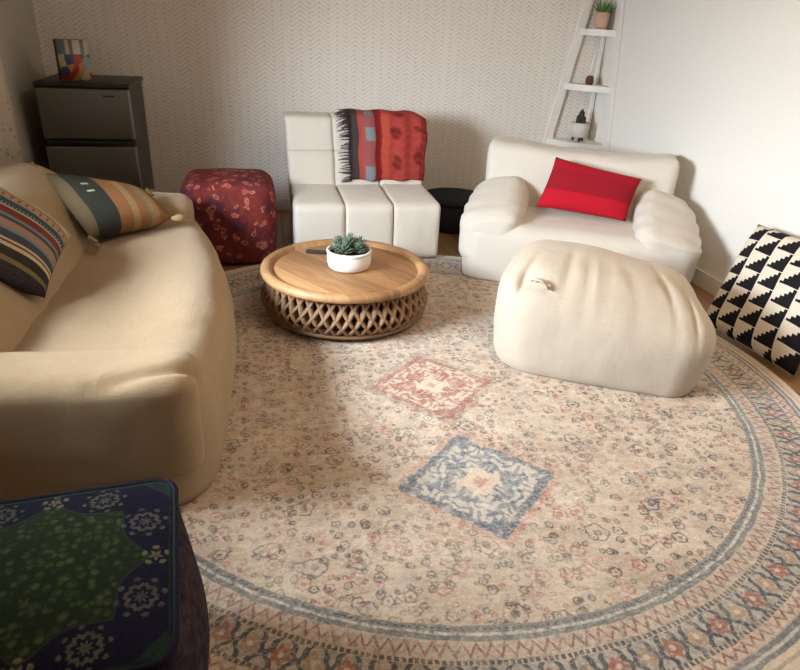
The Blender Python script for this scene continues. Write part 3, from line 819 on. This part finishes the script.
# ------------------------------------------------------------------ corner ladder shelf
ls = thing('corner_shelf', 'white tapering corner ladder shelf holding small potted plants', 'shelf', (XR, YB, 0))
def aw(z): return .405 - .165*z
TOPZ = 1.95
for ax in (0, 1):
    bm = bmesh.new()
    a0, a1 = aw(0), aw(TOPZ); o_ = .018
    lo = Vector((-a0, -o_, 0)) if ax == 0 else Vector((-o_, -a0, 0)); hi = Vector((-a1, -o_, TOPZ)) if ax == 0 else Vector((-o_, -a1, TOPZ))
    w2 = Vector((.028, 0, 0)) if ax == 0 else Vector((0, .028, 0)); t2 = Vector((0, .014, 0)) if ax == 0 else Vector((.014, 0, 0))
    vs = [bm.verts.new(p + s1*w2 + s2*t2) for p in (lo, hi) for s1, s2 in ((-1, -1), (1, -1), (1, 1), (-1, 1))]
    for f in ((0, 1, 2, 3), (4, 5, 6, 7), (0, 1, 5, 4), (1, 2, 6, 5), (2, 3, 7, 6), (3, 0, 4, 7)): bm.faces.new([vs[i] for i in f])
    link('upright', bm, M_WHITE, ls, smooth=False)
bm = bmesh.new(); box(bm, (-.022, -.022, TOPZ/2), (.026, .026, TOPZ), bev=.003); link('corner_post', bm, M_WHITE, ls)
SHZ = (.12, .530, .905, 1.250, 1.6)
for z in SHZ:
    a = aw(z) + .012; bm = bmesh.new(); pts = [(-.006, -.006), (-a, -.006)]
    for k in range(1, 12):
        t = k/12; pts.append((-a*(1 - t)**.9 - .0, -a*t**.9) if 0 else (-a*cos(t*pi/2)**1.25, -a*sin(t*pi/2)**1.25))
    pts.append((-.006, -a))
    top = [bm.verts.new((x, y, z)) for x, y in pts]; bot = [bm.verts.new((x, y, z - .04)) for x, y in pts]
    bm.faces.new(top); bm.faces.new(bot[::-1])
    for i in range(len(pts)): j = (i + 1) % len(pts); bm.faces.new((top[i], bot[i], bot[j], top[j]))
    link('shelf', bm, M_WHITE, ls, smooth=False)
# plants on it
p1 = thing('potted_cactus', 'dark cactus in a grey-white footed pot on the lowest visible white shelf', 'plant', (2.215, 4.335, .53)); p1.scale = (1.35,)*3
bm = bmesh.new(); lathe(bm, [(0, .022), (.036, .022), (.044, .03), (.048, .06), (.046, .095), (.041, .095), (.039, .08), (0, .08)], 32); link('pot', bm, M_GREYPOT, p1)
for k in range(3):
    a = k*2.094 + .3; bm = bmesh.new(); tube(bm, [(.03*cos(a), .03*sin(a), .001), (.026*cos(a), .026*sin(a), .026)], [.006, .009], 8); link('foot', bm, M_BROWN, p1)
bm = bmesh.new()
for x, y, h_, r_c in ((0, 0, .085, .016), (.02, .008, .05, .012), (-.018, -.006, .06, .012), (.004, -.02, .04, .011)):
    lathe(bm, [(r_c*.8, .078), (r_c, .078 + h_*.4), (r_c*.85, .078 + h_*.8), (0, .078 + h_)], 12, (x, y, 0))
link('cactus', bm, M_DGREEN, p1)
p2 = thing('bud_vase', 'tiny brown pot with a pale upright stem on the middle white shelf', 'vase', (2.235, 4.345, .905)); p2.scale = (1.35,)*3
bm = bmesh.new(); lathe(bm, [(0, .001), (.016, .001), (.022, .014), (.019, .034), (.011, .044), (.008, .044), (0, .036)], 24); link('pot', bm, M_BROWN, p2)
bm = bmesh.new(); tube(bm, [(0, 0, .036), (.002, .003, .09), (.012, .006, .15)], [.003, .007, .003], 8); link('stem', bm, M_WHITE, p2)
p3 = thing('potted_plant', 'green leafy plant in a blush clay pot on the topmost visible white shelf', 'plant', (2.265, 4.375, 1.25)); p3.scale = (1.2,)*3
bm = bmesh.new(); lathe(bm, [(0, .001), (.030, .001), (.038, .02), (.041, .085), (.036, .085), (.034, .07), (0, .07)], 32); link('pot', bm, M_TERRA, p3)
bm = bmesh.new()
for k in range(26):
    a = k*2.39996; el = .5 + random.random()*.9; leafcone(bm, (.012*cos(a), .012*sin(a), .07), (cos(a)*cos(el), sin(a)*cos(el), sin(el)), random.uniform(.05, .085), .007)
link('leaves', bm, M_GREEN, p3)

# ------------------------------------------------------------------ curtain at the left wall
cu = thing('curtain', 'pale patterned curtain hanging on the left wall at the picture edge', 'curtain', (XL + .05, 3.50, 0))
bm = bmesh.new(); prev = None
for k in range(41):
    y = -.26 + .40*k/40; x = .012*sin(k*.95)
    a = bm.verts.new((x, y, .2)); b = bm.verts.new((x, y, 1.30))
    if prev: bm.faces.new((prev[0], a, b, prev[1]))
    prev = (a, b)
o = link('cloth', bm, M_CURT, cu); sm = o.modifiers.new('t', 'SOLIDIFY'); sm.thickness = .004
bm = bmesh.new(); tube(bm, [(0, -.3, 1.31), (0, .2, 1.31)], .01, 10); link('rod', bm, M_DARKMETAL, cu)
for y in (-.28, .18):
    bm = bmesh.new(); box(bm, (-.024, y, 1.31), (.05, .012, .02)); link('bracket', bm, M_DARKMETAL, cu)
